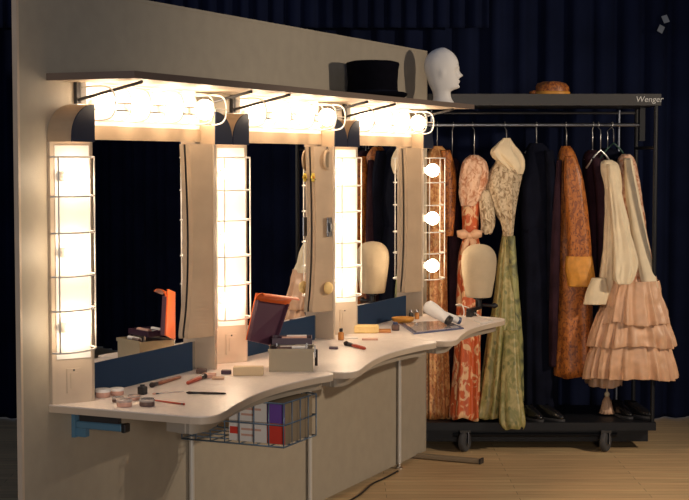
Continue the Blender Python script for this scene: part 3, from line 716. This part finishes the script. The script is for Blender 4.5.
# ---- cloth: lofts of folded cross-sections, outlines given level by level
def cloth(levels, dep, folds=9, amp=.06, seed=0, n=72, sub=7, hem=0., fine=.0, close=True, crumple=.07):
    """levels: (y, xleft, xright, half depth[, depth shift]); folds deepen towards the hem"""
    rnd = random.Random(seed); ph = [rnd.uniform(0, 6.28) for _ in range(5)]
    lv = catmull([tuple(l)+((0,) if len(l) == 4 else ()) for l in levels], sub); rs = []
    y0, y1 = lv[0][0], lv[-1][0]
    for y, xl, xr, hd, sh in lv:
        t = (y-y0)/max(1, y1-y0); a_ = amp*(.25+.75*t)
        ring = []
        L_ = at(xl, y, dep+sh); Rr = at(xr, y, dep+sh); c = (L_+Rr)/2; hw = np.linalg.norm(Rr-L_)/2
        for k in range(n):
            th = 2*math.pi*k/n
            f = 1-a_*.5+a_*(.62*math.sin(folds*th+ph[0]+.9*math.sin(2*th+ph[1])+1.2*t*math.sin(th+ph[2]))+.38*math.sin((folds*1.7//1)*th+ph[3]-1.5*t))
            f += fine*math.sin(folds*4*th+ph[4]+4*t)
            cs, sn = math.cos(th), math.sin(th)
            f += crumple*noise.noise(Vector((cs*2.2+seed, sn*2.2, y/16.)))+crumple*.5*noise.noise(Vector((cs*5+seed, sn*5, y/7.)))
            u = hw*math.copysign(abs(cs)**.8, cs)*min(1.03, f+a_*.35); w = hd*math.copysign(abs(sn)**.8, sn)*f
            z = c[2]+(hem*math.sin(3*th+ph[1])*.5+hem*math.sin(5*th+ph[2])*.5)*t**6
            p = c+RGT*u+FH*w; ring.append((p[0], p[1], z))
        rs.append(ring)
    return MB().rings(rs[::-1], False, close)
def garment(name, label, cat, px, dep, parts, group='costumes on the rack'):
    b = at(px, 420, dep)
    t = thing(name, label, cat, (b[0], b[1], .175), group)
    made = {}
    for p in parts:
        nm, m_, mb = p[0], p[1], p[2]
        par = made.get(p[3]) if len(p) > 3 else t
        o = mb.build(nm, m_, par, True); made.setdefault(nm, o)
        so = o.modifiers.new('cloth', 'SOLIDIFY'); so.thickness = .003
    return t
def hanger(px, dep, ytop, half, m_, label, drop=14):
    s = sx(px, dep); zc = float(at(px, ytop, dep)[2])
    t = thing('coat_hanger', label, 'hanger', tuple(R3(s, dep, zc-.05)), 'hangers on the rail')
    a = MB(); pts = [(s, dep, zc), (s, dep, ZR-.03)]+[(s, dep+.016*math.cos(q)-.0, ZR+.0+.0165*math.sin(q)) for q in np.linspace(-1.2, 3.6, 9)]
    pts = [(s, dep, zc), (s, dep, ZR-.055), (s, dep+.012, ZR-.03)]+[(s, DR+.0165*math.cos(q), ZR+.0165*math.sin(q)) for q in np.linspace(-.9, 3.7, 10)]
    a.tube([R3(*p) for p in pts], .0026, 6); a.build('hook', 'hanger_wire', t, True)
    c, w = R3(s, dep, zc), half
    dz = drop/172.
    MB().tube([R3(s-w, dep-.02, zc-dz), R3(s-w*.4, dep-.01, zc-dz*.3), R3(s, dep, zc), R3(s+w*.4, dep+.01, zc-dz*.3), R3(s+w, dep+.02, zc-dz)], .0055, 8).build('shoulder_bar', m_, t, True)

D = DR
# 1 gold brocade gown beside the wall
garment('brocade_gown', 'gold and orange brocade gown hanging beside the wall end', 'gown', 434, D, [
    ('bodice', 'broc_gold', cloth([(146, 432, 442, .03), (158, 426, 450, .06), (190, 424, 454, .09), (228, 428, 448, .07)], D, 5, .04, 1)),
    ('skirt', 'broc_gold', cloth([(225, 428, 448, .07), (260, 426, 447, .09), (330, 425, 448, .11, -.06), (417, 424, 451, .10, -.13)], D, 8, .20, 2, hem=.01)),
    ('sleeve', 'broc_rust', cloth([(150, 440, 450, .03), (175, 443, 456, .045), (215, 445, 455, .04), (236, 445, 453, .03)], D-.06, 4, .05, 3))])
# 2 dark plum gown
garment('plum_gown', 'dark plum gown squeezed between two orange gowns', 'gown', 453, D+.06, [
    ('bodice', 'plum_cloth', cloth([(158, 448, 456, .03), (172, 444, 462, .06), (230, 446, 460, .07)], D+.08, 5, .05, 4)),
    ('skirt', 'plum_cloth', cloth([(228, 446, 460, .07), (330, 444, 464, .10, -.02), (414, 442, 466, .10, -.12)], D+.08, 7, .1, 5))])
# 3 orange-red floral gown with peach puffs, lace and bow
def bow(px, py, dep):
    c = at(px, py, dep); mb = MB(); C = V3(c); r, z = V3(RGT), Vector((0, 0, 1))
    for s in (-1, 1):
        mb.tube([C, C+r*s*.03+z*.012, C+r*s*.058+z*.006, C+r*s*.062-z*.008], [.012, .028, .030, .008], 10)
        mb.tube([C, C+r*s*.022-z*.05, C+r*s*.036-z*.11], [.010, .018, .022], 8)
    mb.lathe([(.001, -.02), (.016, -.014), (.018, 0), (.016, .014), (.001, .02)], C, 10)
    mb.v = [tuple(Vector(v)) for v in mb.v]; return mb
garment('floral_gown', 'orange-red floral gown with peach puffed sleeve and pink bow', 'gown', 468, D-.08, [
    ('bodice', 'broc_red', cloth([(178, 464, 476, .04), (196, 462, 481, .06), (215, 462, 479, .06), (240, 463, 478, .055)], D-.08, 5, .05, 6)),
    ('skirt', 'broc_red', cloth([(236, 463, 478, .06), (262, 458, 482, .09), (310, 456, 481, .11, -.06), (370, 453, 480, .11, -.11), (417, 449, 481, .11, -.15)], D-.08, 7, .20, 7, hem=.012)),
    ('puff_sleeve', 'lace_peach', cloth([(155, 470, 478, .02), (162, 463, 486, .05), (176, 460, 488, .065), (192, 459, 484, .06), (206, 461, 474, .035)], D-.13, 7, .22, 8, crumple=.25)),
    ('lace_cuff', 'lace_cream', cloth([(190, 478, 488, .03), (205, 479, 493, .04), (222, 481, 495, .045), (233, 480, 492, .04)], D-.12, 7, .14, 9, hem=.012)),
    ('bow', 'satin_pink', bow(469.5, 236, D-.19))])
# 4 green gown, lace bodice slipping off its hanger
garment('green_gown', 'olive green gown with a tilted cream lace bodice', 'gown', 502, D-.05, [
    ('collar', 'cream_cloth', cloth([(138, 503, 510, .015), (144, 497, 514, .03), (151, 491, 520, .045), (158, 493, 524, .05), (166, 503, 525, .05), (174, 511, 523, .025)], D-.12, 6, .30, 10, crumple=.25)),
    ('bodice', 'lace_cream', cloth([(160, 496, 522, .05), (172, 488, 522, .08), (188, 484, 519, .085), (205, 490, 516, .075), (222, 500, 514, .055), (236, 503, 513, .045)], D-.08, 7, .18, 11, crumple=.2)),
    ('skirt', 'broc_green', cloth([(230, 503, 513, .045), (262, 498, 514, .06), (300, 494, 516, .08, -.03), (340, 487, 519, .10, -.08), (390, 480, 521, .11, -.14), (416, 475, 523, .11, -.17)], D-.06, 8, .26, 12, hem=.016)),
    ('train', 'broc_green', cloth([(330, 504, 518, .03, .05), (370, 501, 520, .04, -.02), (405, 499, 524, .045, -.08), (422, 499, 526, .045, -.10), (428, 503, 524, .04, -.10)], D-.25, 5, .16, 13, hem=.012)),
    ('overskirt', 'green_moss', cloth([(236, 508, 515, .03), (290, 509, 519, .05), (340, 511, 523, .06), (400, 514, 524, .06)], D-.10, 4, .1, 14))])
# 5 navy gown
garment('navy_gown', 'long plain navy gown in the middle of the rack', 'gown', 536, D, [
    ('bodice', 'navy_cloth', cloth([(143, 530, 543, .03), (156, 523, 552, .07), (190, 519, 555, .1), (232, 521, 553, .09)], D, 5, .05, 15)),
    ('skirt', 'navy_cloth', cloth([(228, 521, 553, .09), (290, 518, 556, .12), (350, 517, 556, .13), (406, 517, 557, .13)], D, 9, .09, 16)),
    ('sleeve', 'navy_cloth', cloth([(150, 545, 553, .03), (190, 547, 558, .05), (250, 547, 559, .05), (300, 547, 558, .05)], D-.10, 4, .06, 17))])
# 6 rust coat with gold cuff
garment('rust_coat', 'rust brown embroidered coat with a wide gold cuff', 'coat', 572, D-.05, [
    ('body', 'broc_rust', cloth([(146, 562, 570, .03), (156, 558, 576, .06), (185, 555, 584, .09), (230, 554, 588, .11), (290, 552, 592, .13), (374, 550, 593, .16)], D-.03, 7, .06, 18, hem=.008)),
    ('sleeve', 'broc_rust', cloth([(156, 565, 575, .03), (175, 564, 582, .05), (215, 566, 588, .06), (262, 568, 592, .06)], D-.16, 4, .05, 19)),
    ('lining', 'plum_cloth', cloth([(160, 557, 562, .02), (200, 553, 561, .04), (260, 550, 560, .05), (330, 549, 558, .05), (366, 549, 556, .04)], D-.13, 4, .08, 21)),
    ('cuff', 'gold_cloth', cloth([(256, 566, 592, .065), (268, 565, 594, .07), (286, 567, 596, .072)], D-.16, 4, .04, 20))])
# 7 plum coat
garment('plum_coat', 'dark plum coat between the rust coat and the cream blouse', 'coat', 595, D, [
    ('body', 'plum_cloth', cloth([(150, 588, 596, .03), (160, 583, 604, .07), (200, 584, 608, .1), (250, 586, 610, .11), (292, 586, 611, .12)], D+.02, 6, .07, 22)),
    ('sleeve', 'plum_cloth', cloth([(158, 592, 600, .03), (200, 596, 607, .045), (250, 597, 609, .05), (290, 597, 609, .05)], D-.10, 4, .07, 23))])
garment('navy_jacket', 'short dark navy jacket behind the plum coat', 'jacket', 605, D+.1, [
    ('body', 'navy_cloth', cloth([(148, 602, 612, .03), (158, 598, 622, .06), (210, 600, 626, .08), (270, 602, 628, .09)], D+.14, 6, .07, 24))])
# 8 cream blouse
garment('cream_blouse', 'cream blouse with gathered sleeves beside the ruffled dress', 'blouse', 612, D-.08, [
    ('body', 'cream_cloth', cloth([(160, 604, 612, .03), (168, 598, 620, .06), (200, 603, 622, .08), (250, 602, 622, .08, -.06), (300, 596, 624, .08, -.12)], D-.10, 7, .18, 25, crumple=.15)),
    ('sleeve', 'cream_cloth', cloth([(164, 607, 617, .03), (190, 608, 621, .045), (235, 612, 632, .05, -.07), (262, 613, 638, .05, -.14), (278, 614, 634, .045, -.19), (284, 617, 630, .03, -.21)], D-.18, 6, .20, 26, crumple=.2)),
    ('shirt_tail', 'cream_cloth', cloth([(278, 592, 606, .04), (292, 586, 608, .05), (304, 583, 606, .05)], D-.28, 5, .12, 27))])
# 9 ruffled dress
garment('ruffled_dress', 'pale pink dress with a three-tiered ruffled satin skirt', 'dress', 630, D-.04, [
    ('bodice', 'lace_peach', cloth([(154, 622, 630, .03), (164, 617, 636, .06), (200, 616, 642, .09, -.04), (250, 616, 650, .10, -.10), (292, 612, 660, .11, -.18)], D-.02, 6, .05, 28)),
    ('drape', 'cream_cloth', cloth([(158, 624, 632, .02), (200, 626, 640, .03, -.04), (250, 634, 650, .03, -.11), (288, 642, 658, .03, -.19)], D-.11, 4, .08, 29)),
    ('ruffle', 'satin_pink', cloth([(338, 596, 667, .13), (352, 590, 671, .14), (366, 586, 675, .15), (377, 584, 677, .15)], D-.22, 21, .15, 32, n=168, hem=.012, close=False)),
    ('ruffle', 'satin_pink', cloth([(306, 601, 663, .13), (322, 595, 668, .14), (336, 590, 673, .155), (345, 588, 675, .16)], D-.222, 19, .14, 31, n=168, hem=.012, close=False)),
    ('ruffle', 'satin_pink', cloth([(280, 612, 658, .12), (296, 606, 662, .135), (312, 601, 667, .155), (322, 599, 669, .165)], D-.225, 17, .13, 30, n=168, hem=.014, close=False))])
# petticoat hem below it
garment('peach_petticoat', 'peach petticoat hem hanging under the ruffled dress', 'petticoat', 604, D-.0, [
    ('skirt', 'satin_peach', cloth([(300, 600, 622, .08), (340, 592, 624, .12), (370, 587, 622, .14), (384, 586, 621, .15)], D-.0, 8, .12, 33, hem=.012))])
# tassel
p = V3(at(607, 393, D-.06)); t = thing('tassel_sash', 'cream tassel on a cord below the ruffled dress', 'tassel', (p.x, p.y, .175))
zt = p.z
MB().tube([(p.x, p.y, zt+.22), (p.x, p.y, zt)], .004, 6).build('cord', 'cream_cloth', t, True)
MB().lathe([(.004, .012), (.014, 0), (.016, -.012), (.010, -.022)], p, 12).build('knot', 'cream_cloth', t, True)
n = 36; rs = []
for h, r in ((-.02, .012), (-.05, .024), (-.10, .034), (zt*-1+.182, .042)):
    rs.append([(p.x+r*(1+.16*math.cos(12*2*math.pi*k/n))*math.cos(2*math.pi*k/n), p.y+r*(1+.16*math.cos(12*2*math.pi*k/n))*math.sin(2*math.pi*k/n), zt+h) for k in range(n)])
MB().rings(rs[::-1]).build('fringe', 'satin_peach', t, True)
# hangers
HG = [(437, D, 147, .06, 'hanger_wire', 'wire hanger of the gold brocade gown', 10), (452, D+.08, 159, .05, 'hanger_wire', 'wire hanger of the dark plum gown', 10), (474, D-.12, 155, .05, 'hanger_wire', 'wire hanger above the peach puffed sleeve', 8),
      (506, D-.09, 139, .05, 'hanger_wire', 'wire hanger above the tilted lace bodice', 12), (536, D, 143, .07, 'hanger_wire', 'wire hanger of the long navy gown', 10), (566, D-.03, 147, .05, 'hanger_wire', 'wire hanger of the rust coat', 12),
      (592, D+.02, 150, .05, 'hanger_wire', 'wire hanger of the dark plum coat', 10), (600, D-.08, 150, .085, 'hanger_wire', 'pale wire hanger carrying the cream blouse', 18), (607, D+.14, 148, .06, 'hanger_wire', 'wire hanger of the navy jacket', 10), (613, D-.04, 143, .10, 'hanger_green', 'dark green hanger holding the ruffled dress', 20)]
for h in HG: hanger(*h)
# ---- shoes on the base shelf
def shoe(px, dep, rot, label, tall=False, m_='shoe_black'):
    c = R3(sx(px, dep), dep, .1705); t = thing('boot' if tall else 'shoe', label, 'boot' if tall else 'shoe', tuple(c), 'footwear on the rack base')
    a = YAW-math.pi/2+rot; e, f = Vector((math.cos(a), math.sin(a), 0)), Vector((-math.sin(a), math.cos(a), 0))
    def P(x, y, z): return c+e*x+f*y+Vector((0, 0, z))
    n = 20
    def ring(x0, x1, w, z, pw=1): return [P((x0+x1)/2+(x1-x0)/2*math.cos(2*math.pi*k/n), w*math.sin(2*math.pi*k/n)*(1-.25*math.cos(2*math.pi*k/n)*0), z+.0) for k in range(n)]
    MB().rings([ring(-.13, .13, .040, .0005), ring(-.13, .13, .041, .012), ring(-.128, .127, .039, .014)]).build('sole', 'rubber_grey', t, True, 40)
    MB().rings([ring(-.128, -.06, .032, .0), ring(-.128, -.055, .034, .026)]).build('heel', 'shoe_black', t, True, 40)
    if tall: rr = [ring(-.126, .125, .038, .014), ring(-.125, .118, .038, .035), ring(-.122, .06, .036, .06), ring(-.118, .0, .035, .09), ring(-.12, -.01, .038, .16), ring(-.125, .0, .044, .25)]
    else: rr = [ring(-.126, .125, .038, .014), ring(-.125, .118, .038, .032), ring(-.122, .075, .036, .05), ring(-.118, .01, .033, .066), ring(-.116, -.02, .030, .076)]
    MB().rings(rr, True, False).build('upper', m_, t, True)
shoe(533, DF+.1, -1.2, 'shiny black shoe under the navy gown')
shoe(551, DF+.1, -1.0, 'shiny black shoe nearer the rust coat on the rack base')
shoe(624, DF+.2, -1.3, 'black shoe under the ruffled dress by the tassel')
shoe(640, DF+.2, -1.1, 'black shoe standing by the rack end post')
# ---- orange cap on top of the rack
c = R3(sx(551, DF+.2), DF+.2, ZT+.0005); t = thing('brocade_hat', 'orange brocade hat lying on top of the costume rack', 'hat', tuple(c))
n = 40; rs = []
for r, h in ((.09, .0), (.098, .012), (.096, .03), (.094, .05), (.085, .066), (.05, .074), (.001, .075)):
    rs.append([tuple(c+V3(RGT)*r*math.cos(2*math.pi*k/n)*(1+.03*math.sin(5*2*math.pi*k/n+h*60))+V3(FH)*r*.8*math.sin(2*math.pi*k/n)+Vector((0, 0, max(0, h+(.006*math.sin(3*2*math.pi*k/n) if h > .04 else 0))))) for k in range(n)])
MB().rings(rs).build('crown', 'broc_rust', t, True)
MB().rings([[tuple(c+V3(RGT)*r*math.cos(2*math.pi*k/n)+V3(FH)*r*.8*math.sin(2*math.pi*k/n)+Vector((0, 0, h))) for k in range(n)] for r, h in ((.098, .001), (.104, .006), (.103, .02), (.098, .022))], False, False).build('band', 'gold_cloth', t, True)
MB().lathe([(.001, -.012), (.03, -.008), (.034, .0), (.026, .01), (.001, .014)], c-V3(RGT)*.098+Vector((0, 0, .016)), 12).build('pompom', 'broc_rust', t, True)
# ---- floor cable
pts = [on(px, py, 2, .006) for px, py in ((398, 471), (385, 478), (372, 484), (362, 493), (351, 500), (335, 508))]
single(MB().tube(catmull(pts, 5), .005, 6), 'floor_cable', 'black_plastic', 'thin black cable lying on the floor along the lower panels', 'cable', None, True)
# ---- pale tags pinned to the long curtain
for px, py, a, l in ((665.5, 19, .3, 'small pale tag pinned high on the stage curtain'), (661, 29, -.5, 'lower pale tag pinned to the stage curtain beneath another tag')):
    c = V3(at(px, py, 9.40)); r = V3(RGT)*math.cos(a)+Vector((0, 0, math.sin(a))); u = V3(FH).cross(r)*-1; f = V3(FH)
    mb = MB().add([c+r*i*.018+u*j*.024+f*k*.004+f*(.012*i*i*j) for k in (0, 1) for j in (-1, 1) for i in (-1, 1)], [(0, 1, 3, 2), (4, 6, 7, 5), (0, 4, 5, 1), (2, 3, 7, 6), (0, 2, 6, 4), (1, 5, 7, 3)])
    single(mb, 'paper_tag', 'tag_grey', l, 'tag')
for o in bpy.data.objects:
    if 'org' in o: del o['org']
